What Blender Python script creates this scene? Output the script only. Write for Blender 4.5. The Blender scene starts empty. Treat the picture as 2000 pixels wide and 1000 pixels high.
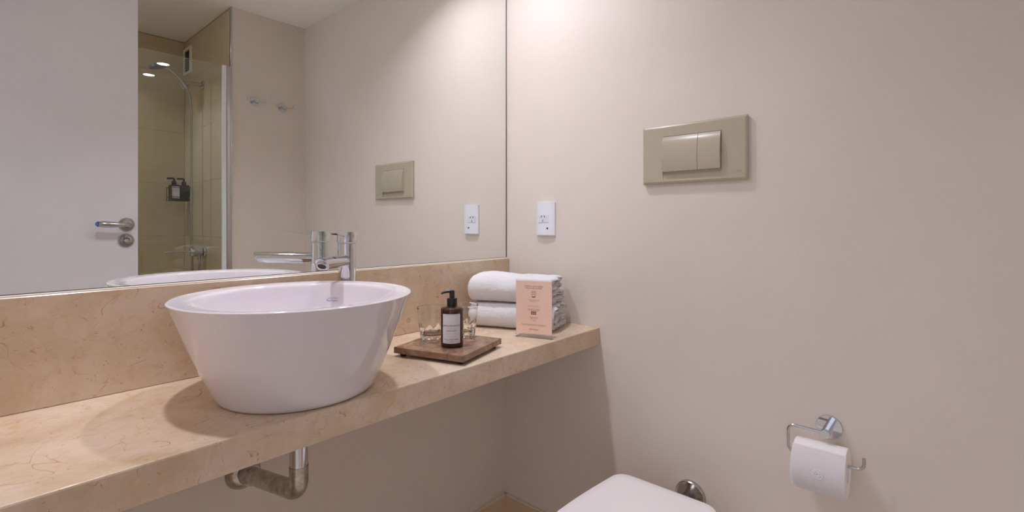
import bpy, bmesh, math, random
from mathutils import Vector, Matrix, noise

random.seed(7)
S = bpy.context.scene
C = S.collection
R = math.radians

# ------------------------------------------------------------------ camera
cam_d = bpy.data.cameras.new('camera')
cam = bpy.data.objects.new('camera', cam_d)
C.objects.link(cam)
cam.location = (-1.284, -1.150, 1.04)
cam.rotation_euler = (R(90), 0, R(41.25 - 90))
cam_d.sensor_width = 36
cam_d.lens = 963.4 / 2000 * 36
cam_d.shift_y = -62.7 / 2000
cam_d.clip_start = 0.01
S.camera = cam

# ------------------------------------------------------------------ world and exposure
w = bpy.data.worlds.new('world'); S.world = w; w.use_nodes = True
w.node_tree.nodes['Background'].inputs[0].default_value = (0.74, 0.83, 1.0, 1)
w.node_tree.nodes['Background'].inputs[1].default_value = 1.55
S.view_settings.view_transform = 'Standard'
S.view_settings.look = 'None'
S.view_settings.gamma = 1
S.view_settings.use_curve_mapping = False
S.view_settings.exposure = -0.05
cy = S.cycles
cy.use_denoising = True
cy.blur_glossy = 0.12
cy.max_bounces = 11; cy.diffuse_bounces = 8; cy.glossy_bounces = 7
cy.transmission_bounces = 12; cy.transparent_max_bounces = 16
cy.caustics_reflective = True; cy.caustics_refractive = True
cy.sample_clamp_indirect = 30
LAMP_COL = (1.0, 1.0, 1.13)
LAMP_WATT = 3.6
LAMP_SPREAD = R(126)
CEIL = 2.108

# ------------------------------------------------------------------ materials
MATS = {}
def rgb(r, g, b):
    def f(v):
        v /= 255
        return v / 12.92 if v <= 0.04045 else ((v + 0.055) / 1.055) ** 2.4
    return (f(r), f(g), f(b), 1)
def pmat(name, col, rough=0.5, metal=0.0, **kw):
    m = bpy.data.materials.new(name); m.use_nodes = True
    b = m.node_tree.nodes['Principled BSDF']
    b.inputs['Base Color'].default_value = col
    b.inputs['Roughness'].default_value = rough
    b.inputs['Metallic'].default_value = metal
    for k, v in kw.items():
        b.inputs[k.replace('_', ' ')].default_value = v
    MATS[name] = m
    return m
def nd(m, t, **kw):
    n = m.node_tree.nodes.new(t)
    for k, v in kw.items(): setattr(n, k, v)
    return n
def lk(m, a, b): m.node_tree.links.new(a, b)
def coords(m, scale=(1, 1, 1)):
    tc = nd(m, 'ShaderNodeTexCoord'); mp = nd(m, 'ShaderNodeMapping')
    mp.inputs['Scale'].default_value = scale
    lk(m, tc.outputs['Object'], mp.inputs['Vector'])
    return mp.outputs['Vector']
def noise_tex(m, vec, scale, detail=4, rough=.55, dist=0):
    n = nd(m, 'ShaderNodeTexNoise')
    n.inputs['Scale'].default_value = scale; n.inputs['Detail'].default_value = detail
    n.inputs['Roughness'].default_value = rough; n.inputs['Distortion'].default_value = dist
    lk(m, vec, n.inputs['Vector'])
    return n.outputs['Fac']
def ramp(m, fac, stops):
    r = nd(m, 'ShaderNodeValToRGB')
    e = r.color_ramp.elements
    e[0].position, e[0].color = stops[0]
    e[1].position, e[1].color = stops[-1]
    for p, c in stops[1:-1]:
        x = e.new(p); x.color = c
    lk(m, fac, r.inputs['Fac'])
    return r.outputs['Color']
def mix(m, a, b, fac, mode='MIX'):
    n = nd(m, 'ShaderNodeMix', data_type='RGBA', blend_type=mode)
    for s, v in ((n.inputs[0], fac), (n.inputs[6], a), (n.inputs[7], b)):
        if isinstance(v, (int, float)): s.default_value = v
        elif isinstance(v, tuple): s.default_value = v
        else: lk(m, v, s)
    return n.outputs[2]
def bump(m, h, strength=.2, dist=.001):
    b = nd(m, 'ShaderNodeBump')
    b.inputs['Strength'].default_value = strength; b.inputs['Distance'].default_value = dist
    lk(m, h, b.inputs['Height'])
    lk(m, b.outputs['Normal'], m.node_tree.nodes['Principled BSDF'].inputs['Normal'])
def base(m, col): lk(m, col, m.node_tree.nodes['Principled BSDF'].inputs['Base Color'])

W1 = (1, 1, 1, 1); K1 = (0, 0, 0, 1)
def paint(name, col, rough):
    m = pmat(name, col, rough)
    v = coords(m)
    n = noise_tex(m, v, 3.0, 4)
    d = tuple(c * 0.955 for c in col[:3]) + (1,)
    base(m, ramp(m, n, [(.35, d), (.65, col)]))
    bump(m, noise_tex(m, v, 140, 3), .05, .0006)
    return m
paint('wall_paint', rgb(222, 211, 200), .55)
paint('ceiling_paint', rgb(243, 239, 232), .7)
paint('door_paint', rgb(236, 233, 238), .38)
paint('hall_paint', rgb(240, 238, 236), .6)

def marble(name):
    m = pmat(name, rgb(214, 190, 160), .24)
    v = coords(m)
    n1 = noise_tex(m, v, 7, 7, .6, .6)
    c = ramp(m, n1, [(.30, rgb(200, 176, 147)), (.5, rgb(213, 192, 167)), (.72, rgb(223, 206, 185))])
    c = mix(m, c, rgb(190, 160, 126), ramp(m, noise_tex(m, v, 42, 6, .7, .5), [(.50, K1), (.75, (.55, .55, .55, 1))]))
    n2 = noise_tex(m, v, 22, 5, .6, 1.2)
    c = mix(m, c, rgb(197, 162, 122), ramp(m, n2, [(.60, K1), (.78, (.55, .55, .55, 1))]))
    # thin curved fossil strokes: the zero line of a warped noise, broken up by a mask
    def strokes(sc, width, off, lo, hi):
        mp = nd(m, 'ShaderNodeMapping'); mp.inputs['Location'].default_value = off
        lk(m, v, mp.inputs['Vector'])
        a = noise_tex(m, mp.outputs['Vector'], sc, 2, .5, 1.5)
        s = nd(m, 'ShaderNodeMath', operation='SUBTRACT'); lk(m, a, s.inputs[0]); s.inputs[1].default_value = .5
        ab = nd(m, 'ShaderNodeMath', operation='ABSOLUTE'); lk(m, s.outputs[0], ab.inputs[0])
        line = ramp(m, ab.outputs[0], [(0, W1), (width, K1)])
        mk = ramp(m, noise_tex(m, mp.outputs['Vector'], sc * 2.7, 3, .5), [(lo, K1), (hi, W1)])
        return mix(m, line, mk, 1.0, 'MULTIPLY')
    c = mix(m, c, rgb(207, 176, 138), strokes(9, .03, (1, 8, 4), .50, .66))
    c = mix(m, c, rgb(158, 122, 86), strokes(13, .0075, (3, 1, 2), .55, .66))
    c = mix(m, c, rgb(180, 144, 106), strokes(26, .014, (7, 4, 9), .57, .64))
    c = mix(m, c, rgb(178, 140, 100), strokes(5, .004, (2, 6, 5), .50, .58))
    sp = ramp(m, noise_tex(m, v, 120, 2, .5), [(.74, K1), (.80, W1)])
    c = mix(m, c, rgb(150, 116, 84), sp)
    base(m, c)
    return m
marble('marble')

def stone(name):
    m = pmat(name, rgb(100, 74, 58), .18)
    v = coords(m)
    c = ramp(m, noise_tex(m, v, 35, 6, .65, .8), [(.3, rgb(104, 76, 58)), (.55, rgb(140, 109, 88)), (.75, rgb(160, 132, 110))])
    c = mix(m, c, rgb(168, 146, 126), ramp(m, noise_tex(m, v, 170, 3, .6), [(.62, K1), (.75, (.6, .6, .6, 1))]))
    base(m, c)
    return m
stone('brown_stone')

def tile(name, a, b, rough=.3):
    m = pmat(name, a, rough)
    v = coords(m, (1, 1, 2.5))
    base(m, ramp(m, noise_tex(m, v, 5, 6, .6, .4), [(.3, a), (.7, b)]))
    return m
tile('shower_tile', rgb(196, 178, 144), rgb(206, 189, 158), .28)
tile('skirting_tile', rgb(206, 180, 150), rgb(214, 190, 162), .4)
tile('floor_tile', rgb(234, 220, 200), rgb(240, 227, 208), .35)
pmat('grout', rgb(166, 148, 116), .9)
pmat('sealant', rgb(226, 214, 200), .5)
pmat('porcelain', rgb(220, 213, 217), .07, Coat_Weight=.3, Coat_Roughness=.03)
pmat('seat_plastic', rgb(238, 234, 234), .16)
pmat('chrome', (.66, .66, .68, 1), .05, 1)
pmat('satin_chrome', (.52, .51, .50, 1), .22, 1)
m = pmat('worn_steel', (.50, .46, .41, 1), .26, 1)
v = coords(m)
base(m, ramp(m, noise_tex(m, v, 60, 5, .7), [(.35, (.36, .31, .26, 1)), (.65, (.62, .58, .53, 1))]))
pmat('mirror_silver', (.90, .93, .905, 1), 0.0, 1)
pmat('mirror_edge', rgb(74, 84, 80), .3)
pmat('ivory_plastic', rgb(180, 170, 149), .2)
pmat('ivory_shadow', rgb(172, 163, 142), .3)
pmat('white_plastic', rgb(232, 232, 238), .3)
pmat('white_inset', rgb(222, 222, 230), .35)
pmat('dark_slot', rgb(38, 36, 36), .6)
pmat('black_plastic', rgb(24, 25, 26), .28)
pmat('grey_plastic', rgb(80, 86, 92), .35)
pmat('blue_tint', (.10, .16, .50, 1), .2, 1)
pmat('label_paper', rgb(226, 222, 228), .55)
pmat('ink_black', rgb(30, 28, 34), .6)
pmat('ink_grey', rgb(150, 144, 150), .6)
pmat('ink_brown', rgb(110, 64, 54), .6)
pmat('ink_blue', rgb(96, 108, 168), .4)
pmat('card_paper', rgb(243, 208, 190), .5)
pmat('vent_frame', rgb(240, 232, 214), .5)
pmat('dark_metal', rgb(60, 60, 58), .35, .6)
m = pmat('amber_glass', rgb(60, 33, 20), .06)
m = pmat('toilet_paper', rgb(250, 247, 247), .9)
v = coords(m); bump(m, noise_tex(m, v, 500, 2), .25, .0006)
m = pmat('terry', rgb(250, 248, 251), .95, Sheen_Weight=.3)
v = coords(m)
ad = nd(m, 'ShaderNodeMath', operation='MULTIPLY_ADD')
lk(m, noise_tex(m, v, 620, 3, .7), ad.inputs[0]); ad.inputs[1].default_value = .7
lk(m, noise_tex(m, v, 190, 4, .65), ad.inputs[2])
bump(m, ad.outputs[0], 1.0, .0036)
m = pmat('clear_glass', (1, 1, 1, 1), .0, Transmission_Weight=1.0, IOR=1.47)
# thin shower glass: a clear pane that also mirrors by angle
def thin_glass(name, tint, ior):
    m = bpy.data.materials.new(name); m.use_nodes = True; MATS[name] = m
    nt = m.node_tree; nt.nodes.remove(nt.nodes['Principled BSDF'])
    tr = nd(m, 'ShaderNodeBsdfTransparent'); tr.inputs[0].default_value = tint
    gl = nd(m, 'ShaderNodeBsdfGlossy'); gl.inputs['Roughness'].default_value = 0.0
    gl.inputs['Color'].default_value = (1, 1, 1, 1)
    fr = nd(m, 'ShaderNodeFresnel'); fr.inputs[0].default_value = ior
    ms = nd(m, 'ShaderNodeMixShader')
    lk(m, fr.outputs[0], ms.inputs[0]); lk(m, tr.outputs[0], ms.inputs[1]); lk(m, gl.outputs[0], ms.inputs[2])
    lk(m, ms.outputs[0], nt.nodes['Material Output'].inputs['Surface'])
thin_glass('pane_glass', (.90, .955, .91, 1), 1.75)
thin_glass('acrylic', (.95, .95, .96, 1), 1.45)
# lamp lens
m = pmat('lamp_lens', (1, 1, 1, 1), .4)
b = m.node_tree.nodes['Principled BSDF']
b.inputs['Emission Color'].default_value = LAMP_COL + (1,)
b.inputs['Emission Strength'].default_value = 60

# ------------------------------------------------------------------ helpers
def obj(name, me, mat, parent=None, smooth=None):
    if isinstance(me, bmesh.types.BMesh):
        bmesh.ops.recalc_face_normals(me, faces=me.faces)
        d = bpy.data.meshes.new(name); me.to_mesh(d); me.free(); me = d
    o = bpy.data.objects.new(name, me)
    C.objects.link(o)
    if mat and not me.materials: me.materials.append(MATS[mat])
    if parent: o.parent = parent
    if smooth is not None:
        me.shade_smooth()
        if smooth < 180: me.set_sharp_from_angle(angle=R(smooth))
    return o
def thing(name, label, cat, loc=(0, 0, 0), rz=0, group=None):
    o = bpy.data.objects.new(name, None); C.objects.link(o)
    o.empty_display_size = .03
    o.location = loc; o.rotation_euler = (0, 0, rz)
    return tag(o, label, cat, group)
def tag(o, label, cat, group=None):
    o['label'] = label; o['category'] = cat
    if group: o['group'] = group
    return o
def struct(o, label=None):
    o['kind'] = 'structure'
    if label: o['label'] = label
    return o
def add_box(bm, x0, x1, y0, y1, z0, z1, bev=0, seg=2):
    r = bmesh.ops.create_cube(bm, size=1)
    vs = r['verts']
    for vv in vs:
        vv.co = Vector(((x0 + x1) / 2 + vv.co.x * (x1 - x0), (y0 + y1) / 2 + vv.co.y * (y1 - y0), (z0 + z1) / 2 + vv.co.z * (z1 - z0)))
    if bev:
        es = list({e for vv in vs for e in vv.link_edges})
        bmesh.ops.bevel(bm, geom=es, offset=bev, segments=seg, profile=.5, affect='EDGES')
    return bm
def box(x0, x1, y0, y1, z0, z1, bev=0, seg=2):
    return add_box(bmesh.new(), x0, x1, y0, y1, z0, z1, bev, seg)
def lathe(prof, n=48, bm=None, mat=None):
    bm = bm or bmesh.new()
    rings = []
    mt = mat or Matrix()
    for r, z in prof:
        if r < 1e-6: rings.append([bm.verts.new(mt @ Vector((0, 0, z)))])
        else: rings.append([bm.verts.new(mt @ Vector((r * math.cos(2 * math.pi * i / n), r * math.sin(2 * math.pi * i / n), z))) for i in range(n)])
    for a, b_ in zip(rings, rings[1:]):
        for i in range(n):
            j = (i + 1) % n
            if len(a) == 1 and len(b_) == 1: break
            if len(a) == 1: bm.faces.new((a[0], b_[i], b_[j]))
            elif len(b_) == 1: bm.faces.new((a[i], a[j], b_[0]))
            else: bm.faces.new((a[i], a[j], b_[j], b_[i]))
    return bm
def axis_matrix(p, d):
    return Matrix.Translation(Vector(p)) @ Vector(d).to_track_quat('Z', 'Y').to_matrix().to_4x4()
def fillet(pts, rad, seg=8):
    pts = [Vector(p) for p in pts]
    out = [pts[0]]
    for a, b_, c in zip(pts, pts[1:], pts[2:]):
        u, w_ = (a - b_).normalized(), (c - b_).normalized()
        ang = u.angle(w_)
        if ang > math.pi - .01: out.append(b_); continue
        t = min(rad / math.tan(ang / 2), (a - b_).length * .49, (c - b_).length * .49)
        rr = t * math.tan(ang / 2)
        cen = b_ + (u + w_).normalized() * (rr / math.sin(ang / 2))
        s, e = b_ + u * t - cen, b_ + w_ * t - cen
        for k in range(seg + 1):
            f = k / seg; tot = s.angle(e)
            out.append(cen + (s * math.sin((1 - f) * tot) + e * math.sin(f * tot)) / math.sin(tot))
    out.append(pts[-1])
    return out
def tube(pts, r, n=14, bm=None, caps=True):
    bm = bm or bmesh.new()
    pts = [Vector(p) for p in pts]
    rr = r if isinstance(r, (list, tuple)) else [r] * len(pts)
    prev = None; rings = []
    for i, p in enumerate(pts):
        d = (pts[min(i + 1, len(pts) - 1)] - pts[max(i - 1, 0)]).normalized()
        if prev is None:
            nx = d.orthogonal().normalized()
        else:
            nx = (prev - d * prev.dot(d)).normalized()
        prev = nx; ny = d.cross(nx)
        rings.append([bm.verts.new(p + (nx * math.cos(2 * math.pi * k / n) + ny * math.sin(2 * math.pi * k / n)) * rr[i]) for k in range(n)])
    for a, b_ in zip(rings, rings[1:]):
        for k in range(n):
            bm.faces.new((a[k], a[(k + 1) % n], b_[(k + 1) % n], b_[k]))
    if caps:
        bm.faces.new(rings[0][::-1]); bm.faces.new(rings[-1])
    return bm
def text_mesh(s, size, ext=.00012, align='CENTER', space=1.0):
    c = bpy.data.curves.new('lettering', 'FONT')
    c.body = s; c.size = size; c.align_x = align; c.align_y = 'CENTER'; c.extrude = ext
    c.space_character = space; c.resolution_u = 2
    o = bpy.data.objects.new('lettering', c); C.objects.link(o)
    dg = bpy.context.evaluated_depsgraph_get()
    me = bpy.data.meshes.new_from_object(o.evaluated_get(dg))
    bpy.data.objects.remove(o); bpy.data.curves.remove(c)
    me.name = 'lettering'
    me.materials.clear()
    return me
def smooth_poly(bm, pts2, z0, z1):
    lo = [bm.verts.new((x, y, z0)) for x, y in pts2]; hi = [bm.verts.new((x, y, z1)) for x, y in pts2]
    n = len(pts2)
    for i in range(n): bm.faces.new((lo[i], lo[(i + 1) % n], hi[(i + 1) % n], hi[i]))
    bm.faces.new(lo[::-1]); bm.faces.new(hi)
    return bm

# ================================================================== THE ROOM
XL = -1.55      # left wall
YB = -1.485     # hook wall
XS = -.372      # shower side wall
YS = -2.21      # shower far wall
T = .10
struct(obj('floor', box(-3.4, T, YS - T, .1, -.08, 0), 'floor_tile'))
struct(obj('ceiling', box(-3.4, T, YS - T, .1, CEIL, CEIL + .1), 'ceiling_paint'))
struct(obj('wall_back', box(-3.4, 0, .006, .1, 0, CEIL), 'wall_paint'), 'cream painted wall behind the mirror and counter')
struct(obj('wall_right', box(0, T, YS - T, .1, 0, CEIL), 'wall_paint'), 'cream painted wall with the flush plate')
struct(obj('wall_front', box(XS + .003, 0, YS - T, YB, 0, CEIL), 'wall_paint'), 'cream wall with two robe hooks, opposite the mirror')
bm = bmesh.new()
add_box(bm, XL - T, XL, -.62, .006, 0, CEIL)
add_box(bm, XL - T, XL, YS - T, -1.46, 0, CEIL)
add_box(bm, XL - T, XL, -1.46, -.62, 2.03, CEIL)
struct(obj('wall_left', bm, 'wall_paint'), 'wall with the open doorway, beside the counter')
# hallway beyond the doorway, with an unseen window added to let fill daylight in
bm = bmesh.new()
add_box(bm, -3.4, -3.3, YS - T, .1, 0, .25)
add_box(bm, -3.4, -3.3, YS - T, .1, 2.04, CEIL)
add_box(bm, -3.4, -3.3, YS - T, -2.1, .25, 2.04)
add_box(bm, -3.4, -3.3, -.08, .1, .25, 2.04)
struct(obj('wall_hall', bm, 'hall_paint'), 'unseen hallway wall with an added window opening')
struct(obj('wall_hall_side', box(-3.3, XL - T, YS - T, YS, 0, CEIL), 'hall_paint'), 'hallway end wall')
# door frame
bm = bmesh.new()
add_box(bm, XL - T - .01, XL + .012, -.62, -.56, 0, 2.09, .002)
add_box(bm, XL - T - .01, XL + .012, -1.50, -1.455, 0, 2.09, .002)
add_box(bm, XL - T - .01, XL + .012, -1.455, -.62, 2.03, 2.09, .002)
struct(obj('trim_1', bm, 'door_paint'), 'white painted door frame')

# shower recess: backing walls with every tile proud of the grout
sw = struct(obj('wall_shower_back', box(XL, XS, YS - T, YS - .0008, 0, CEIL), 'grout'), 'beige tiled far wall of the shower')
ss = struct(obj('wall_shower_side', box(XS + .0008, XS + .012, YS, YB - .012, 0, CEIL), 'grout'), 'beige tiled side wall of the shower')
zs = [0.072 + .3 * k for k in range(-1, 8)]
def rows():
    for a, b_ in zip(zs, zs[1:]):
        lo, hi = max(a, 0), min(b_, CEIL - .006)
        if hi - lo > .02: yield lo + .0006, hi - .0006
for lo, hi in rows():
    x = XS
    while x > XL + .02:
        x0 = max(x - .6, XL)
        o = obj('tile', box(x0 + .0006, x - .0006, YS - .006, YS, lo, hi, .0006, 1), 'shower_tile', sw)
        x -= .6
    y = YS
    while y < YB - .05:
        y1 = min(y + .6, YB - .013)
        o = obj('tile', box(XS, XS + .006, y + .0006, y1 - .0006, lo, hi, .0006, 1), 'shower_tile', ss)
        y += .6
# metal corner trim at the end of the hook wall
struct(obj('trim_2', box(XS - .003, XS + .004, YB - .014, YB + .003, 0, CEIL, .001), 'satin_chrome'), 'slim metal edge trim at the end of the hook wall')
struct(obj('trim_3', box(XL, XS, YB - .06, YB - .005, 0, .09, .004), 'marble'), 'low marble kerb under the shower glass')

# skirting
for nm, bx, cp in (('baseboard_back', (XL, -.009, -.003, .006, 0, .098), (XL, -.009, -.004, .006, .098, .1005)),
                   ('baseboard_right', (-.009, 0, YB, -.003, 0, .098), (-.010, 0, YB, -.003, .098, .1005))):
    sk = struct(obj(nm, box(*bx), 'skirting_tile'), 'low beige tiled skirting along the wall')
    obj('sealant_bead', box(*cp, .0008, 1), 'sealant', sk)

# ------------------------------------------------------------------ door (leaf stands open in front of the shower)
DX, DY = -.757, -1.42
leaf = box(-.74, 0, -.038, 0, .01, 2.02, .0015, 1)
door = struct(obj('door_1', leaf, 'door_paint'), 'white painted door standing open, seen in the mirror')
door.location = (DX, DY, 0)
def ring_plate(name, x, z, parent):
    prof = [(0, .0), (.0285, 0), (.0285, .004), (.0265, .0065), (.0235, .0068), (.0225, .0055), (.0205, .0055), (.0195, .0072), (.0145, .0082), (.0135, .0075), (0, .0075)]
    return obj(name, lathe(prof, 40, mat=axis_matrix((x, 0, z), (0, 1, 0))), 'satin_chrome', parent, 40)
ros = ring_plate('handle_rosette', -.040, 1.037, door)
lev = [(-.040, .006, 1.037), (-.040, .045, 1.037), (-.052, .052, 1.037), (-.075, .054, 1.0365), (-.10, .055, 1.037), (-.125, .053, 1.0385), (-.141, .050, 1.039), (-.1455, .049, 1.039)]
rad = [.0105, .0105, .0100, .0092, .0125, .0125, .0100, .006]
fl = []
obj('lever', tube(lev, rad, 16), 'satin_chrome', door, 60)
obj('lever_tip', tube([(-.1375, .0508, 1.0388), (-.1425, .0498, 1.039), (-.1475, .049, 1.039)], [.0112, .0098, .0045], 16), 'blue_tint', door, 60)
lr = ring_plate('lock_rosette', -.0415, .971, door)
obj('thumb_turn', lathe([(0, .006), (.008, .006), (.0075, .016), (.005, .020), (0, .021)], 24, mat=axis_matrix((-.0415, 0, .971), (0, 1, 0))), 'chrome', lr, 60)
obj('latch_plate', box(-.0005, .0012, -.030, -.006, .90, 1.13, .0004, 1), 'satin_chrome', door)

# ================================================================== COUNTER, BACKSPLASH, MIRROR
tag(obj('countertop', box(XL, 0, -.373, .006, .678, .73, .0028, 2), 'marble'), 'long cream marble countertop carrying the round white sink', 'countertop')
bs = tag(obj('backsplash', box(XL, -.0005, -.012, .006, .7302, .9205, .0015, 1), 'marble'), 'low cream marble backsplash slab under the mirror', 'backsplash')
obj('sealant_bead', box(XL + .002, -.001, -.0105, .005, .9200, .9231, .0012, 2), 'sealant', bs)
mi = thing('wall_mirror', 'large frameless wall mirror above the marble backsplash', 'mirror', (-.775, 0, .9235))
mw = (XL + .775 + .002, .775 - .005)
bm = box(mw[0], mw[1], 0, .005, .001, 1.175)
obj('silvered_pane', bm, 'mirror_silver', mi)
bm = bmesh.new()
add_box(bm, mw[0], mw[1] + .0025, -.0006, .0058, -.0002, .0009)
add_box(bm, mw[1] + .0001, mw[1] + .0025, -.0006, .0058, .0009, 1.175)
obj('edge', bm, 'mirror_edge', mi)

# ================================================================== SINK
SX, SY, SZ = -.848, -.231, .73
sink = thing('vessel_sink', 'round tapered white ceramic vessel sink on the marble counter', 'sink', (SX, SY, SZ))
INNER = [(.1985, .1783), (.1880, .1776), (.1790, .1772), (.1762, .1764), (.1738, .1742), (.1722, .1705), (.1690, .1600), (.1650, .148), (.155, .122), (.139, .089), (.116, .060), (.085, .044), (.05, .037), (.024, .0345)]
OUTER = [(.05, 0.0006), (.130, .0006), (.1335, .0012), (.1365, .0035), (.1400, .0085), (.1475, .024), (.1580, .048), (.1740, .088), (.1880, .125), (.2000, .158), (.2055, .1728), (.2080, .1768), (.2070, .1785), (.2035, .1785)]
obj('bowl', lathe(OUTER + INNER + [(.024, .03), (.05, .02), (.05, .0006)], 128), 'porcelain', sink, 60)
dr = obj('drain', lathe([(0, .037), (.012, .0368), (.019, .0358), (.023, .0345), (.023, .031), (0, .031)], 40), 'chrome', sink, 60)
# printed maker's mark on the inside of the bowl
def inner_point(ang, z):
    for (r0, z0), (r1, z1) in zip(INNER, INNER[1:]):
        if z1 <= z <= z0:
            f = (z - z0) / (z1 - z0); r = r0 + (r1 - r0) * f
            n = Vector((-(z0 - z1), 0, (r0 - r1))).normalized()
            r += n.x * .0004; z += n.z * .0004
            return Vector((r * math.cos(ang), r * math.sin(ang), z)), r
LOGO_A, LOGO_Z = R(40.0), .140
def bend_logo(me):
    for vv in me.vertices:
        p, r = inner_point(LOGO_A, LOGO_Z)
        a = LOGO_A - vv.co.x / r
        q, _ = inner_point(a, LOGO_Z + vv.co.y * .93)
        vv.co = q
    return me
lm = text_mesh('Ferrum', .0080, .0); obj('lettering', bend_logo(lm), 'ink_blue', sink)
bm = bmesh.new()
n = 12
tp = [bm.verts.new((-.0095 + .022 * i / n, .0056, 0)) for i in range(n + 1)]; bt = [bm.verts.new((-.0095 + .022 * i / n, .0048, 0)) for i in range(n + 1)]
for i in range(n): bm.faces.new((tp[i], tp[i + 1], bt[i + 1], bt[i]))
me = bpy.data.meshes.new('overline'); bm.to_mesh(me); bm.free()
obj('overline', bend_logo(me), 'ink_blue', sink)

# ================================================================== FAUCET
fa = thing('faucet', 'tall chrome single-lever faucet standing behind the round sink', 'faucet', (-.6515, -.066, .73))
obj('base_ring', lathe([(0, 0), (.0255, 0), (.0255, .003), (.0235, .0055), (0, .0055)], 40), 'chrome', fa, 40)
obj('body', lathe([(0, .002), (.0215, .002), (.0215, .2625), (.0205, .2635), (0, .2635)], 48), 'chrome', fa, 40)
obj('cap', lathe([(0, .265), (.0222, .265), (.0232, .266), (.0232, .2895), (.0224, .2910), (0, .2910)], 48), 'chrome', fa, 40)
fd = Vector((-.765, -.644, 0)).normalized(); fn = Vector((-fd.y, fd.x, 0))
# lever: thin tapering paddle
bm = bmesh.new()
rows_ = []
for s, hw, z0, z1 in ((-.004, .012, .2795, .2908), (.02, .0115, .2812, .2914), (.05, .0095, .2836, .2914), (.078, .0080, .2856, .2914), (.088, .0070, .2890, .2914)):
    c = fd * s
    rows_.append([bm.verts.new(c + fn * hw + Vector((0, 0, z0))), bm.verts.new(c - fn * hw + Vector((0, 0, z0))), bm.verts.new(c - fn * hw + Vector((0, 0, z1))), bm.verts.new(c + fn * hw + Vector((0, 0, z1)))])
for a, b_ in zip(rows_, rows_[1:]):
    for k in range(4): bm.faces.new((a[k], a[(k + 1) % 4], b_[(k + 1) % 4], b_[k]))
bm.faces.new(rows_[0]); bm.faces.new(rows_[-1][::-1])
bmesh.ops.bevel(bm, geom=bm.edges[:], offset=.0006, segments=2, affect='EDGES')
obj('lever', bm, 'chrome', fa, 40)
obj('temperature_mark', lathe([(0, 0), (.0036, 0), (.0034, .0009), (0, .0012)], 20, mat=axis_matrix(fd * .0228 + Vector((0, 0, .276)), fd)), 'chrome', fa, 60)
# spout: tube whose end is cut on a slant, the outlet set into the cut
bm = bmesh.new()
sp = [fd * .012 + Vector((0, 0, .2225)), fd * .07 + Vector((0, 0, .2235)), fd * .125 + Vector((0, 0, .2245)), fd * .146 + Vector((0, 0, .2248))]
tube(sp, .0138, 32, bm)
for vv in bm.verts:
    if vv.co.dot(fd) > .135:
        vv.co += fd * ((vv.co.z - .2248) * 1.05 + .002)
    elif vv.co.dot(fd) > .115:
        vv.co -= fd * .012
ce = [e_ for e_ in bm.edges if all(vv.co.dot(fd) > .118 for vv in e_.verts) and len(e_.link_faces) == 2 and any(len(f_.verts) > 4 for f_ in e_.link_faces)]
bmesh.ops.bevel(bm, geom=ce, offset=.0022, segments=4, affect='EDGES')
obj('spout', bm, 'chrome', fa, 40)
an = (fd * .69 + Vector((0, 0, -.72))).normalized()
ac = fd * .1465 + Vector((0, 0, .2235))
obj('aerator', lathe([(.0088, .0048), (.0098, .0058), (.0112, .0058), (.0118, .0045), (.0120, -.004), (.0088, -.004), (.0088, .0048)], 32, mat=axis_matrix(ac, an)), 'chrome', fa, 40)
obj('aerator_mesh', lathe([(0, .0030), (.0088, .0030), (.0088, .0020), (0, .0020)], 24, mat=axis_matrix(ac, an)), 'dark_metal', fa)

# ================================================================== DRAIN PIPE
dp = thing('drain_pipe', 'bent metal drain pipe under the counter below the sink', 'pipe', (SX, SY, .533))
obj('down_pipe', tube([(0, 0, .046), (0, 0, .150)], .0162, 28), 'chrome', dp, 60)
e = [(0, 0, .050), (0, 0, 0), (-.012, .216, -.0335)]
obj('elbow_pipe', tube(fillet(e, .034, 12), .0172, 28), 'worn_steel', dp, 60)
dirw = Vector((-.012, .216, -.0335)).normalized()
obj('collar', tube([Vector((-.012, .216, -.0335)) - dirw * .028, Vector((-.012, .216, -.0335)) - dirw * .006], .0205, 28), 'worn_steel', dp, 40)
obj('wall_flange', lathe([(0, 0), (.036, 0), (.0365, .003), (.034, .010), (.027, .018), (.022, .021), (0, .021)], 40, mat=axis_matrix((-.013, .2365, -.0345), (0, -1, 0))), 'worn_steel', dp, 50)

# ================================================================== TRAY, GLASSES, SOAP
TZ = .752
tr_ = thing('stone_tray', 'square polished brown stone tray on the counter', 'tray', (-.4825, -.2455, .73), R(15.9))
h = .094
obj('slab', box(-h, h, -h, h, .0075, .022, .0012, 2), 'brown_stone', tr_)
for a in (-1, 1):
    for c in (-1, 1):
        obj('foot', lathe([(0, 0), (.007, 0), (.0075, .001), (.0075, .0075), (0, .0075)], 20, mat=Matrix.Translation((a * .078, c * .078, 0))), 'black_plastic', tr_, 40)

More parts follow.
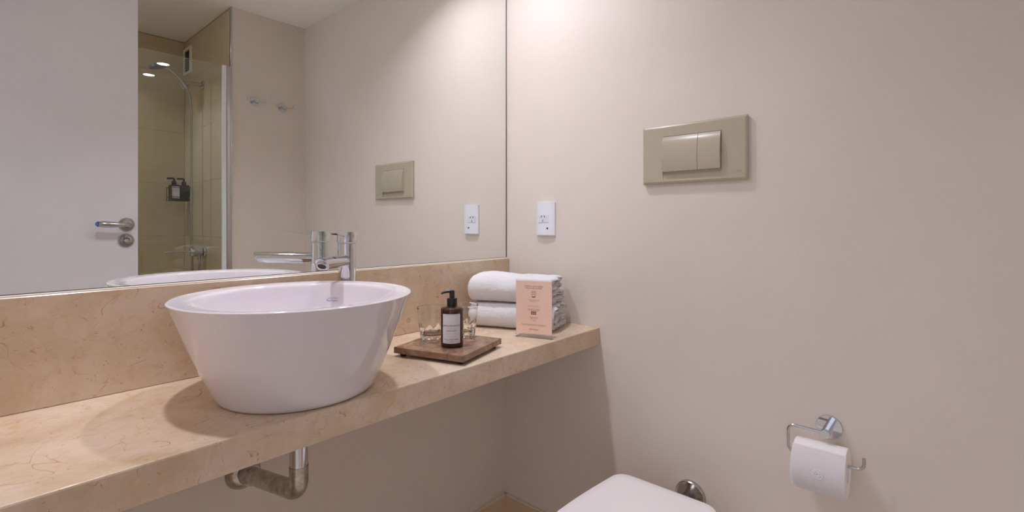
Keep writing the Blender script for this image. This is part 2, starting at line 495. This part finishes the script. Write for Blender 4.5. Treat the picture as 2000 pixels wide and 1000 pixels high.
def tumbler():
    bm = bmesh.new()
    N, F = 108, 9
    rings = []
    zz = [0, .0012, .003] + [.006 + .0022 * k for k in range(21)] + [.056, .066, .076, .0806, .0816]
    for z in zz:
        r = .0300 + .0083 * (z / .0816)
        if z == 0: r = .0270
        elif z < .002: r = .0292
        elif z > .081: r -= .0005
        pl = .0283 + .000 * z + .0068 * (max(z, 0) / .047) ** 1.6      # flat facets, running out in arches
        ring = []
        for i in range(N):
            a = 2 * math.pi * i / N
            am = (a + math.pi / F) % (2 * math.pi / F) - math.pi / F
            rr = r if z > .0535 else min(r, pl / math.cos(am))
            ring.append(bm.verts.new((rr * math.cos(a), rr * math.sin(a), z)))
        rings.append(ring)
    prof_i = [(.0369, .0812), (.0360, .065), (.0343, .046), (.0318, .030), (.0288, .018), (.022, .0145)]
    for r, z in prof_i:
        rings.append([bm.verts.new((r * math.cos(2 * math.pi * i / N), r * math.sin(2 * math.pi * i / N), z)) for i in range(N)])
    for a, b_ in zip(rings, rings[1:]):
        for i in range(N): bm.faces.new((a[i], a[(i + 1) % N], b_[(i + 1) % N], b_[i]))
    bm.faces.new(rings[0][::-1]); bm.faces.new(rings[-1])
    return bm
g1 = obj('tumbler', tumbler(), 'clear_glass', None, 35)
g1.location = (-.4917, -.1926, TZ)
tag(g1, 'clear faceted glass tumbler on the tray, nearer the sink', 'glass', 'water glasses on the stone tray')
g2 = g1.copy(); C.objects.link(g2); g2.location = (-.4106, -.2172, TZ); g2.rotation_euler.z = .2
g2['label'] = 'clear faceted glass tumbler on the tray, nearer the towels'

bo = thing('soap_bottle', 'dark amber pump bottle with white label on the stone tray', 'soap bottle', (-.5005, -.2745, TZ))
obj('bottle', lathe([(0, 0), (.024, 0), (.0258, .0012), (.0265, .0035), (.0265, .0865), (.0258, .0898), (.024, .0912), (.013, .0925), (.0118, .094), (0, .094)], 64), 'amber_glass', bo, 50)
obj('collar', lathe([(0, .0925), (.0118, .0925), (.0121, .0935), (.0121, .1115), (.0112, .1128), (.0065, .1136), (0, .1136)], 40), 'black_plastic', bo, 40)
pd = Vector((-.80, .60, 0)).normalized()
bm = lathe([(0, .112), (.0062, .112), (.0062, .1285), (.0055, .131), (0, .1314)], 28)
tube([pd * -.004 + Vector((0, 0, .1282)), pd * .008 + Vector((0, 0, .1285)), pd * .018 + Vector((0, 0, .1272)), pd * .026 + Vector((0, 0, .1243))], [.0036, .0034, .0030, .0027], 14, bm)
obj('pump', bm, 'black_plastic', bo, 50)
LA = math.atan2(-1.150 + .2745, -1.284 + .5005) + R(-4)     # label faces the room
lab_r = .02672
def on_bottle(x, z, dr=0.0):
    a = LA + x / lab_r
    return Vector(((lab_r + dr) * math.cos(a), (lab_r + dr) * math.sin(a), z))
bm = bmesh.new()
W_, H0, H1 = .0225, .0110, .0790
n = 24
pr = None
for i in range(n + 1):
    x = -W_ + 2 * W_ * i / n
    ins = .003 if i in (0, n) else 0
    a = bm.verts.new(on_bottle(x, H0 + ins * .3)); b_ = bm.verts.new(on_bottle(x, H1 - ins * .3))
    if pr: bm.faces.new((pr[0], a, b_, pr[1]))
    pr = (a, b_)
lb = obj('label', bm, 'label_paper', bo, 180)
def bottle_text(s, size, z, space=1.0, mat='ink_black'):
    me = text_mesh(s, size, 0, space=space)
    for vv in me.vertices: vv.co = on_bottle(vv.co.x, z + vv.co.y, .00018)
    obj('lettering', me, mat, lb)
def bottle_rule(x0, x1, z, t=.0003, mat='ink_grey'):
    bm = bmesh.new(); pr = None
    for i in range(13):
        x = x0 + (x1 - x0) * i / 12
        a = bm.verts.new(on_bottle(x, z, .00018)); b_ = bm.verts.new(on_bottle(x, z + t, .00018))
        if pr: bm.faces.new((pr[0], a, b_, pr[1]))
        pr = (a, b_)
    obj('rule', bm, mat, lb)
bottle_text('JABÓN DE MANOS', .0051, .0520)
bottle_text('HAND SOAP', .0040, .0405, 1.05)
for z in (.0455, .0335, .0275): bottle_rule(-.013, .013, z)
bottle_text('Palermo Buenos Aires', .0037, .0205)
bottle_text('Argentina', .0028, .0160)
bottle_rule(-.020, .020, .0763); bottle_rule(-.020, .020, .0136)

# ================================================================== TOWELS
def towel(name, label, loc, ang, L, D, H, seed, t, layers, lip=0.0):
    """a thick terry sheet folded over itself; e1 runs along the front fold, e2 towards the wall"""
    off = Vector((seed * 13.1, seed * 7.7, seed * 3.3))
    # centre line of the folded sheet in (depth, height)
    step = (H - t) / (layers - 1)
    far, near = D - t * .55, t * 1.7
    lv = [t / 2 + step * k for k in range(layers)]
    path = [Vector(p) for p in ((near, lv[2], 0), (far - .006, lv[2], 0), (far - .006, lv[3], 0), (t * .5, lv[3], 0), (t * .5, lv[0], 0), (far, lv[0], 0), (far, lv[1], 0), (near, lv[1], 0))]
    def rounded(path, rads):
        out = [path[0]]
        for i in range(1, len(path) - 1):
            seg = fillet([path[i - 1], path[i], path[i + 1]], rads[i], 7)[1:-1]
            out += seg
        out.append(path[-1])
        return out
    rads = [0, step * .5, step * .5, H * .40, H * .40, step * .5, step * .5, 0]
    cl = rounded(path, rads)
    # resample
    pts = [cl[0]]
    for p in cl[1:]:
        d = (p - pts[-1]); nseg = max(1, int(d.length / .006))
        q = pts[-1]
        for k in range(1, nseg + 1): pts.append(q + d * k / nseg)
    def outline(shrink):
        L_, R_ = [], []
        hw = t * .47 * shrink
        for i, p in enumerate(pts):
            d = (pts[min(i + 1, len(pts) - 1)] - pts[max(i - 1, 0)]).normalized()
            nrm = Vector((-d.y, d.x, 0))
            L_.append(p + nrm * hw); R_.append(p - nrm * hw)
        d0 = (pts[0] - pts[1]).normalized(); d1 = (pts[-1] - pts[-2]).normalized()
        cap0 = [pts[0] + d0 * hw * .8]; cap1 = [pts[-1] + d1 * hw * .8]
        return L_ + cap1 + R_[::-1] + cap0
    e1 = Vector((math.cos(ang), math.sin(ang), 0)); e2 = Vector((-e1.y, e1.x, 0))
    bm = bmesh.new(); rings = []
    nl = 44
    stat = [(-0.004, .35), (-.001, .78), (.004, .96)] + [(.010 + (L - .020) * k / nl, 1) for k in range(nl + 1)] + [(L - .004, .96), (L + .001, .78), (L + .004, .35)]
    for s, sh in stat:
        ring = []
        for i, q in enumerate(outline(sh)):
            P = Vector((s, q.x, q.y))
            low = noise.noise_vector(P * 14 + off); mid = noise.noise_vector(P * 45 + off)
            fine = noise.noise_vector(P * 150 + off)
            puff = 1 + .10 * math.sin(math.pi * min(max(s / L, 0), 1)) * 0
            x, y, z = P.x + low.x * .004, P.y + low.y * .0035 + mid.y * .0016 + fine.y * .0006, P.z * puff + (low.z * .0045 + mid.z * .0014 + fine.z * .0006) * min(1, P.z / .012)
            # the end nearest the wall corner bulges a little
            z += lip * math.exp(-((s - .05) / .055) ** 2) * (P.z / H) * math.exp(-((P.y - D * .55) / .07) ** 2)
            end = max(0, (s - (L - .03)) / .03)
            x += end * .012 * noise.noise(Vector((q.x * 60, q.y * 60, seed)))
            z = max(z, .0006)
            ring.append(bm.verts.new(e1 * x + e2 * y + Vector((0, 0, z))))
        rings.append(ring)
    m_ = len(rings[0])
    for a, b_ in zip(rings, rings[1:]):
        for i in range(m_): bm.faces.new((a[i], a[(i + 1) % m_], b_[(i + 1) % m_], b_[i]))
    bm.faces.new(rings[0][::-1]); bm.faces.new(rings[-1])
    o = obj(name, bm, 'terry', None, 180)
    o.location = loc
    return tag(o, label, 'towel', 'folded white towels stacked on the counter')
TA = math.atan2(-.238, .095)
towel('folded_towel', 'folded white terry towel lying on the counter, lower of the stack', (-.260, -.080, .7302), TA, .255, .158, .074, 1.0, .0168, 4)
towel('folded_towel', 'folded white terry towel resting on top of the other towel', (-.257, -.076, .8055), TA + .01, .250, .155, .077, 2.0, .0172, 4, .010)

# ================================================================== CARD IN ACRYLIC STAND
p0, p1 = Vector((-.2551, -.2627, 0)), Vector((-.2241, -.3623, 0))
ca = math.atan2((p1 - p0).y, (p1 - p0).x)
cw = (p1 - p0).length
pc = (p0 + p1) / 2
hold = thing('card_stand', 'clear acrylic stand holding the pink card before the towels', 'card stand', (pc.x, pc.y, .73), ca)
# local x runs along the card, local -y faces the room
obj('back_plate', box(-cw / 2 - .001, cw / 2 + .001, .0012, .0030, .0026, .158, .0003, 1), 'acrylic', hold)
obj('foot_plate', box(-cw / 2 - .001, cw / 2 + .001, -.004, .034, .0008, .0024, .0003, 1), 'acrylic', hold)
cd = obj('info_card', box(-cw / 2, cw / 2, -.0002, .0009, .0125, .155, 0), 'card_paper')
cd.location = hold.location; cd.rotation_euler = hold.rotation_euler
tag(cd, 'pale pink printed card standing upright in front of the towels', 'card')
def card_text(s, size, z, space=1.0):
    me = text_mesh(s, size, 0, space=space)
    for vv in me.vertices: vv.co = Vector((vv.co.x, -.00045, z + vv.co.y))
    obj('lettering', me, 'ink_brown', cd)
def card_lines(name, segs):
    bm = bmesh.new()
    for x0, x1, z0, z1 in segs: add_box(bm, x0, x1, -.00045, -.0002, z0, z1)
    obj(name, bm, 'ink_brown', cd)
card_text('Ayúdanos a cuidar el planeta', .0046, .1410)
card_text('Help us to save the planet', .0046, .1355)
card_text('Reutilizar', .0034, .1265); card_text('Reuse towels', .0030, .1232)
card_lines('towel_icon', [(-.0058, -.0050, .1125, .1195), (.0040, .0048, .1125, .1195), (-.0058, .0048, .1190, .1196), (-.0045, .0038, .1105, .1130)])
card_text('Colgá las toallas usadas', .0034, .1030); card_text('Hang them up', .0030, .0995)
card_lines('divider', [(-.018, .018, .0868, .0871)])
card_text('Si querés toallas limpias', .0034, .0785); card_text('If you would like fresh towels', .0028, .0752)
card_lines('washing_icon', [(-.0075 + .0052 * i, -.0075 + .0052 * i + .0040, z, z + .0038) for i in range(3) for z in (.0640, .0688)])
card_text('Dejalas en el piso', .0034, .0565); card_text('Leave on the floor', .0028, .0535)
card_text('Gracias', .0030, .0480)
card_text('Juntos cuidamos el agua y la energía para las próximas generaciones', .0026, .0375)
card_text('Together we care for water and energy for the next generations', .0026, .0345)
card_text('BUENOS AIRES', .0042, .0235)

# ================================================================== FLUSH PLATE
Y0, Y1, Z0, Z1 = -.5184, -.7926, 1.148, 1.306
fp = thing('flush_plate', 'ivory plastic dual flush plate on the wall above the toilet', 'flush plate', (0, (Y0 + Y1) / 2, Z0))
# local: u = -(y) measured from the left edge in view
def P(u, z, x): return Vector((x, (Y0 - Y1) / 2 - u, z))
PW, PH = Y0 - Y1, Z1 - Z0
uL, uM, uR = .058, .1545, .212
zb, zt_ = .029, .127
bm = bmesh.new()
b0, b1 = .0, .0045
def rect(x, i): return [P(i, i, x), P(PW - i, i, x), P(PW - i, PH - i, x), P(i, PH - i, x)]
o_ = [bm.verts.new(p) for p in rect(0, .0018)]
o1 = [bm.verts.new(p) for p in rect(-.0085, 0)]
o2 = [bm.verts.new(p) for p in rect(-.0105, .0022)]
o3 = [bm.verts.new(p) for p in rect(-.0122, .006)]
for a, b_ in ((o_, o1), (o1, o2), (o2, o3)):
    for k in range(4): bm.faces.new((a[k], a[(k + 1) % 4], b_[(k + 1) % 4], b_[k]))
bm.faces.new(o_[::-1])
F = -.0122
v = {}
def V(n_, u, z, x):
    v[n_] = bm.verts.new(P(u, z, x)); return v[n_]
V('rl', uL + .002, .007, F); V('rr', uR + .001, .007, F)            # bottom of the ramp
V('bl', uL, zb, F); V('br', uR, zb, F)
V('dl', uL, zb + .001, -.0078); V('dr', uR, zb + .001, -.0078)         # deep end of the ramp
V('tl', uL, zt_, F); V('tr', uR, zt_, F)
V('ul', uL, zt_, -.004); V('ur', uR, zt_, -.004)
c00, c10, c11, c01 = o3
bm.faces.new((c00, v['rl'], v['bl'], v['tl'], c01))
bm.faces.new((c10, c11, v['tr'], v['br'], v['rr']))
bm.faces.new((c00, c10, v['rr'], v['rl']))
bm.faces.new((c01, v['tl'], v['tr'], c11))
bm.faces.new((v['rl'], v['rr'], v['dr'], v['dl']))                    # ramp
bm.faces.new((v['rl'], v['dl'], v['bl'])); bm.faces.new((v['rr'], v['br'], v['dr']))
bm.faces.new((v['bl'], v['dl'], v['ul'], v['tl'])); bm.faces.new((v['br'], v['tr'], v['ur'], v['dr']))
bm.faces.new((v['tl'], v['ul'], v['ur'], v['tr'])); bm.faces.new((v['dl'], v['dr'], v['ur'], v['ul']))
obj('plate', bm, 'ivory_plastic', fp)
def button(name, u0, u1):
    bm = bmesh.new(); n = 14; rr = []
    for k in range(n + 1):
        f = k / n
        z = zb + .003 + (zt_ - .0012 - zb - .003) * f
        x = F - .0015 - .0085 * (math.sin(math.pi * (.18 + .82 * f)) ** .8 if f < 1 else 0)
        rr.append((z, x))
    front = [(bm.verts.new(P(u0, z, x)), bm.verts.new(P(u1, z, x))) for z, x in rr]
    back = [(bm.verts.new(P(u0, z, -.005)), bm.verts.new(P(u1, z, -.005))) for z, x in rr]
    for k in range(n):
        bm.faces.new((front[k][0], front[k][1], front[k + 1][1], front[k + 1][0]))
        bm.faces.new((back[k][0], back[k + 1][0], back[k + 1][1], back[k][1]))
        for s in (0, 1): bm.faces.new((front[k][s], front[k + 1][s], back[k + 1][s], back[k][s]))
    for k in (0, n): bm.faces.new((front[k][0], front[k][1], back[k][1], back[k][0]))
    return obj(name, bm, 'ivory_plastic', fp, 40)
button('large_button', uL + .0009, uM - .0005)
button('small_button', uM + .0005, uR - .0009)
me = text_mesh('ICB', .0085, .0002)
for vv in me.vertices: vv.co = P(.253 + vv.co.x, .0215 + vv.co.y, F - .0002 - vv.co.z)
obj('lettering', me, 'ivory_shadow', fp)
obj('underline', box(F - .0003, F, (PW / 2 - .262), (PW / 2 - .244), .0130, .0136), 'ivory_shadow', fp)

# ================================================================== WALL SOCKET
A0, A1, B0, B1 = -.1361, -.2106, 1.003, 1.1106
ow = thing('wall_outlet', 'white power outlet plate on the wall beside the mirror', 'outlet', (0, (A0 + A1) / 2, B0))
OW, OH = A0 - A1, B1 - B0
def Q(u, z, x): return Vector((x, OW / 2 - u, z))
bm = bmesh.new()
nu = 14
fr_, bk = [], []
for i in range(nu + 1):
    u = OW * i / nu; c = 4 * (i / nu) * (1 - i / nu)
    x = -.0045 - .0045 * c ** .5
    fr_.append((bm.verts.new(Q(u, .0005, x)), bm.verts.new(Q(u, OH - .0005, x))))
    bk.append((bm.verts.new(Q(u, 0, 0)), bm.verts.new(Q(u, OH, 0))))
for i in range(nu):
    bm.faces.new((fr_[i][0], fr_[i + 1][0], fr_[i + 1][1], fr_[i][1])); bm.faces.new((bk[i][0], bk[i][1], bk[i + 1][1], bk[i + 1][0]))
    for s in (0, 1): bm.faces.new((fr_[i][s], bk[i][s], bk[i + 1][s], fr_[i + 1][s]))
for i in (0, nu): bm.faces.new((fr_[i][0], fr_[i][1], bk[i][1], bk[i][0]))
obj('cover_plate', bm, 'white_plastic', ow, 50)
obj('socket_insert', box(-.0100, -.006, OW / 2 - .052, OW / 2 - .012, .042, .067, .0006, 1), 'white_inset', ow)
def slot(u, z, ang):
    bm = box(-.0106, -.0095, -.0011, .0011, -.0034, .0034)
    bmesh.ops.rotate(bm, verts=bm.verts, cent=(0, 0, 0), matrix=Matrix.Rotation(ang, 3, 'X'))
    bmesh.ops.translate(bm, verts=bm.verts, vec=Q(u, z, 0))
    obj('pin_slot', bm, 'dark_slot', ow)
slot(.0235, .0610, R(28)); slot(.0365, .0610, R(-28)); slot(.0297, .0475, 0)
obj('indicator', lathe([(0, 0), (.0032, 0), (.0032, .0008), (0, .0010)], 20, mat=axis_matrix(Q(.0475, .0225, -.0085), (-1, 0, 0))), 'dark_slot', ow)

# ================================================================== TOILET PAPER
hp = thing('paper_holder', 'chrome wire toilet paper holder with round wall rosette', 'paper holder', (0, -.9584, .592))
HX = -.053
obj('rosette', lathe([(0, 0), (.0250, 0), (.0255, .001), (.0255, .0055), (.0245, .0068), (0, .0070)], 48, mat=axis_matrix((0, 0, 0), (-1, 0, 0))), 'chrome', hp, 40)
obj('post', tube([(-.006, 0, 0), (HX - .004, 0, 0)], .0086, 28), 'chrome', hp, 40)
wp = [(HX + .004, .008, .0010), (HX, .0700, .0040), (HX, .0700, -.0550), (HX, -.0680, -.0560), (HX, -.0680, -.0310)]
obj('wire_arm', tube(fillet(wp, .013, 8), .0030, 14), 'satin_chrome', hp, 60)
RR, RC = .0505, .0195
rc = Vector((HX, -.9510, .5365 - RC + .0032))
ro = thing('toilet_roll', 'white toilet paper roll with embossed seal on the wire holder', 'toilet roll', tuple(rc))
bm = bmesh.new()
N = 72; hl = .0480
secs = [(RC, hl), (RC, -hl), (RR - .001, -hl), (RR, -hl + .001), (RR, hl - .001), (RR - .001, hl)]
rings = [[bm.verts.new((r * math.cos(2 * math.pi * i / N), y, r * math.sin(2 * math.pi * i / N))) for i in range(N)] for r, y in secs]
for k in range(len(rings)):
    a, b_ = rings[k], rings[(k + 1) % len(rings)]
    for i in range(N): bm.faces.new((a[i], a[(i + 1) % N], b_[(i + 1) % N], b_[i]))
obj('paper', bm, 'toilet_paper', ro, 40)
# the loose outer sheet, coming over the front and hanging a little below
bm = bmesh.new(); n = 30; prv = None
for k in range(n + 1):
    f = k / n
    a = R(118 + 118 * f)
    r = RR + .0010 + .0022 * f ** 3
    x, z = r * math.cos(a), r * math.sin(a)
    row = [bm.verts.new((x, -hl - .0005 + (2 * hl + .001) * j / 10, z + .0006 * math.sin(j * 1.3) * f)) for j in range(11)]
    if prv:
        for j in range(10): bm.faces.new((prv[j], prv[j + 1], row[j + 1], row[j]))
    prv = row
bmesh.ops.solidify(bm, geom=bm.faces[:], thickness=.0005)
obj('loose_sheet', bm, 'toilet_paper', ro, 60)
# embossed seal: concentric rings
for rr_ in (.0032, .0060, .0088):
    bm = bmesh.new(); pts = []
    for k in range(29):
        a = 2 * math.pi * k / 28
        yy, hh = rr_ * math.cos(a) - .002, rr_ * math.sin(a)
        th = R(176) - hh / RR
        pts.append(((RR + .0022) * math.cos(th), yy, (RR + .0022) * math.sin(th)))
    obj('embossed_seal', tube(pts, .0010, 6, caps=False), 'toilet_paper', ro, 180)

# ================================================================== TOILET
TY = -.650
to = thing('toilet', 'white ceramic toilet with closed lid below the flush plate', 'toilet', (-.155, TY, 0))
def lid_outline(bw, mw_, ln, inset=0):
    pts = []
    half = [(0.0, bw * .0)]
    ctrl = []
    # half outline from the back centre round to the front centre (x runs to the room: negative)
    rc_ = .036
    for k in range(9):
        a = math.pi / 2 * k / 8
        ctrl.append((-rc_ + rc_ * math.cos(a), bw - rc_ + rc_ * math.sin(a)))
    for k in range(1, 9):
        f = k / 8; x = -rc_ - f * (ln * .52 - rc_)
        ctrl.append((x, bw + (mw_ - bw) * math.sin(f * math.pi / 2)))
    for k in range(1, 17):
        a = math.pi / 2 * k / 16
        ctrl.append((-ln * .52 - (ln * .48) * math.sin(a), mw_ * math.cos(a) ** .85 if k < 16 else 0))
    full = ctrl + [(x, -y) for x, y in reversed(ctrl[:-1])]
    out = []
    c = Vector((-ln * .45, 0))
    for x, y in full:
        d = Vector((x, y)) - c
        q = c + d * (1 - inset / max(d.length, 1e-6))
        out.append((q.x, q.y))
    return out
def loft(sections, cap0=True, cap1=True):
    bm = bmesh.new(); rings = [[bm.verts.new((x, y, z)) for x, y in pts] for pts, z in sections]
    n = len(rings[0])
    for a, b_ in zip(rings, rings[1:]):
        for i in range(n): bm.faces.new((a[i], a[(i + 1) % n], b_[(i + 1) % n], b_[i]))
    if cap0: bm.faces.new(rings[0][::-1])
    if cap1: bm.faces.new(rings[-1])
    return bm
BW, MW, LN = .128, .142, .46
obj('lid', loft([(lid_outline(BW, MW, LN, .002), .390), (lid_outline(BW, MW, LN, 0), .393), (lid_outline(BW, MW, LN, 0), .404), (lid_outline(BW, MW, LN, .0015), .408), (lid_outline(BW, MW, LN, .006), .4100), (lid_outline(BW, MW, LN, .03), .4108)]), 'seat_plastic', to, 35)
obj('seat', loft([(lid_outline(BW, MW, LN, .003), .372), (lid_outline(BW, MW, LN, .001), .375), (lid_outline(BW, MW, LN, .001), .388)]), 'seat_plastic', to, 35)
obj('bowl', loft([(lid_outline(BW * .75, MW * .72, LN * .72, 0), 0), (lid_outline(BW * .75, MW * .72, LN * .72, .004), .05), (lid_outline(BW * .72, MW * .74, LN * .75, .008), .18), (lid_outline(BW * .9, MW * .92, LN * .9, .004), .28), (lid_outline(BW, MW, LN, .002), .345), (lid_outline(BW, MW, LN, .002), .371)]), 'porcelain', to, 50)
for s in (-1, 1):
    obj('hinge', lathe([(0, 0), (.011, 0), (.011, .034), (.009, .036), (0, .036)], 24, mat=Matrix.Translation((-.022, s * .07, .371))), 'chrome', to, 40)
fl_ = thing('flush_pipe', 'metal flush pipe with round wall flange behind the toilet lid', 'pipe', (0, TY, .330))
obj('wall_flange', lathe([(0, 0), (.0375, 0), (.0385, .002), (.0385, .0125), (.0365, .0145), (.034, .0120), (.020, .0090), (0, .0090)], 48, mat=axis_matrix((0, 0, 0), (-1, 0, 0))), 'satin_chrome', fl_, 40)
obj('pipe', tube([(-.006, 0, 0), (-.150, 0, 0)], .0155, 28), 'worn_steel', fl_, 60)

# ================================================================== ROBE HOOKS on the wall opposite the mirror
def hook(loc, label):
    t = thing('robe_hook', label, 'hook', loc, 0, 'chrome robe hooks on the cream wall')
    obj('rosette', lathe([(0, 0), (.0225, 0), (.0228, .001), (.0228, .0050), (.0215, .0062), (0, .0065)], 40, mat=axis_matrix((0, 0, 0), (0, 1, 0))), 'chrome', t, 40)
    obj('post', tube([(0, .005, 0), (0, .036, 0)], .0085, 24), 'chrome', t, 40)
    for s in (-1, 1):
        obj('prong', tube(fillet([(0, .030, -.001), (s * .044, .030, -.004), (s * .050, .030, .016)], .008, 6), .0026, 12), 'chrome', t, 60)
    return t
hook((-.266, YB, 1.662), 'chrome double robe hook on the cream wall, nearer the shower')
hook((-.127, YB, 1.655), 'chrome double robe hook on the cream wall, farther from the shower')

# ================================================================== SHOWER
GY = YB + .011
sg = thing('shower_screen', 'clear glass shower screen with white and chrome edge profile', 'shower screen', (-.9, GY - .004, .092))
bm = bmesh.new()
vs = [bm.verts.new(p) for p in ((XL + .92, .004, 0), (.484, .004, 0), (.484, .004, 1.712), (XL + .92, .004, 1.712))]
bm.faces.new(vs)
obj('pane', bm, 'pane_glass', sg)
obj('top_edge', box(XL + .92, .484, -.003, .0035, 1.7115, 1.7125), 'pane_glass', sg)
obj('seal_strip', box(.4845, .5025, -.004, .008, 0, 1.716, .001, 1), 'white_plastic', sg)
obj('wall_channel', box(.5035, .5235, -.010, .006, 0, 1.716, .0035, 3), 'satin_chrome', sg)

sh = thing('hand_shower', 'chrome hand shower with grey head and hose on wall bracket', 'shower', (XS, -1.892, .89))
H = Vector((XS, -1.892, .89))
def L(x, y, z): return Vector((x, y, z)) - H
obj('bracket_flange', lathe([(0, 0), (.024, 0), (.024, .004), (.015, .010), (0, .011)], 32, mat=axis_matrix(L(XS, -1.892, 1.797), (-1, 0, 0))), 'satin_chrome', sh, 40)
obj('bracket_arm', tube(fillet([L(XS - .006, -1.892, 1.797), L(-.435, -1.892, 1.795), L(-.470, -1.892, 1.781)], .012, 5), .0105, 18), 'satin_chrome', sh, 60)
obj('clip', tube([L(-.452, -1.892, 1.762), L(-.476, -1.892, 1.796)], .0165, 20), 'satin_chrome', sh, 40)
hp_ = [L(-.452, -1.892, 1.764), L(-.470, -1.892, 1.790), L(-.497, -1.892, 1.822), L(-.530, -1.892, 1.846), L(-.556, -1.892, 1.855)]
obj('handle', tube(fillet(hp_, .05, 5), .0085, 18), 'satin_chrome', sh, 60)
obj('head', lathe([(0, .012), (.022, .011), (.036, .004), (.0385, -.004), (.037, -.010), (0, -.011)], 40, mat=axis_matrix(L(-.580, -1.892, 1.851), (-.22, .04, 1))), 'grey_plastic', sh, 50)
hs = [L(-.452, -1.892, 1.764), L(-.436, -1.892, 1.730), L(-.428, -1.892, 1.66), L(-.427, -1.892, 1.40), L(-.427, -1.892, 1.00), L(-.425, -1.888, .80), L(-.420, -1.880, .62), L(-.41, -1.865, .56), L(-.402, -1.855, .64), L(-.40, -1.85, .86)]
obj('hose', tube(fillet(hs, .04, 5), .0062, 12), 'satin_chrome', sh, 60)

mx = thing('shower_mixer', 'chrome wall mixer with long thin lever in the shower', 'shower mixer', (XS, -1.86, .89))
obj('wall_flange', lathe([(0, 0), (.030, 0), (.031, .003), (.028, .012), (.018, .016), (0, .016)], 36, mat=axis_matrix((0, 0, 0), (-1, 0, 0))), 'satin_chrome', mx, 40)
obj('body', tube([(-.012, 0, 0), (-.040, 0, 0)], .0175, 28), 'satin_chrome', mx, 40)
obj('cartridge', lathe([(0, 0), (.0225, 0), (.024, .002), (.024, .030), (.022, .033), (0, .034)], 36, mat=axis_matrix((-.038, 0, 0), (-1, 0, 0))), 'satin_chrome', mx, 40)
obj('lever', tube([(-.070, 0, 0), (-.120, 0, .006), (-.190, 0, .003)], [.0055, .0045, .0038], 14), 'satin_chrome', mx, 60)
obj('hose_outlet', tube([(-.030, 0.006, -.012), (-.030, .008, -.045)], .0095, 18), 'satin_chrome', mx, 40)

# wall rack with two dispenser bottles
rk = thing('bottle_rack', 'small metal rack holding two dispenser bottles in the shower', 'rack', (-.43, -2.10, 1.168))
bm = bmesh.new()
add_box(bm, -.050, .046, -.034, .036, 0, .003)
for z in (.022, .075):
    for a, b_ in (((-.050, .036, z), (.046, .036, z)), ((-.050, .036, z), (-.050, -.034, z)), ((.046, .036, z), (.046, -.034, z)), ((-.050, -.034, z), (.046, -.034, z))):
        tube([a, b_], .0018, 8, bm)
for x in (-.050, .046):
    for y in (-.034, .036): tube([(x, y, 0), (x, y, .076)], .0018, 8, bm)
obj('wire_frame', bm, 'dark_metal', rk)
obj('wall_plate', box(.046, .0578, -.012, .012, .03, .085, .002, 1), 'dark_metal', rk)
def dispenser(x, label, lab):
    t = thing('dispenser_bottle', label, 'bottle', (x, -2.099, 1.1712), 0, 'dispenser bottles in the shower rack')
    obj('bottle', box(-.0205, .0205, -.030, .030, 0, .088, .004, 2), 'black_plastic', t)
    obj('collar', lathe([(0, .088), (.012, .088), (.012, .108), (0, .109)], 24), 'black_plastic', t, 40)
    obj('pump', tube(fillet([(0, 0, .107), (0, 0, .124), (-.034, .008, .122)], .006, 4), .0055, 12), 'black_plastic', t, 60)
    if lab: obj('label', box(-.0185, .0185, .0300, .0304, .012, .078), 'label_paper', t)
    return t
dispenser(-.0255 - .43 + .002, 'black dispenser bottle with pale label in the shower rack', True)
dispenser(.0215 - .43 + .002, 'black dispenser bottle without visible label in the shower rack', False)

# ventilation grille high on the shower side wall
vg = thing('vent_grille', 'pale framed ventilation grille high on the shower wall', 'vent', (XS, -2.145, 1.905))
bm = bmesh.new()
for a in ((-.060, -.044, 0, .152), (.053, .073, 0, .152)): add_box(bm, -.010, 0, a[0], a[1], a[2], a[3], .001, 1)
for a in ((-.044, .053, 0, .014), (-.044, .053, .138, .152)): add_box(bm, -.010, 0, a[0], a[1], a[2], a[3], .001, 1)
obj('frame', bm, 'vent_frame', vg)
obj('mesh_back', box(-.0012, 0, -.044, .053, .014, .138), 'dark_slot', vg)
for k in range(11):
    bm = box(-.0012, .0012, -.044, .053, -.004, .004)
    bmesh.ops.rotate(bm, verts=bm.verts, cent=(0, 0, 0), matrix=Matrix.Rotation(R(35), 3, 'Y'))
    bmesh.ops.translate(bm, verts=bm.verts, vec=(-.0042, 0, .0195 + .0112 * k))
    obj('slat', bm, 'grey_plastic', vg)

# ================================================================== CEILING DOWNLIGHTS
def downlight(x, y, label, watt=LAMP_WATT):
    t = thing('ceiling_downlight', label, 'ceiling light', (x, y, CEIL - .0002), 0, 'recessed ceiling downlights')
    obj('trim_ring', lathe([(.034, 0), (.046, 0), (.046, -.002), (.042, -.005), (.034, -.0035), (.034, 0)], 48), 'white_plastic', t, 40)
    bm = bmesh.new()
    vs = [bm.verts.new((.0335 * math.cos(2 * math.pi * i / 40), .0335 * math.sin(2 * math.pi * i / 40), -.0015)) for i in range(40)]
    f = bm.faces.new(vs); 
    me = bpy.data.meshes.new('lens'); bm.to_mesh(me); bm.free()
    me.flip_normals()
    obj('lens', me, 'lamp_lens', t)
    ld = bpy.data.lights.new('lamp', 'AREA'); ld.shape = 'DISK'; ld.size = .067
    ld.energy = watt; ld.color = LAMP_COL; ld.spread = LAMP_SPREAD
    lo = bpy.data.objects.new('lamp', ld); C.objects.link(lo); lo.parent = t
    lo.location = (0, 0, -.0045)
downlight(-.345, -.180, 'round lit ceiling downlight near the towel corner')
downlight(-1.04, -.180, 'round lit ceiling downlight left of the sink')
downlight(-1.00, -1.82, 'added ceiling downlight, out of view in the shower recess', 2.2)  # unseen lamp, added to brighten the shower tiles
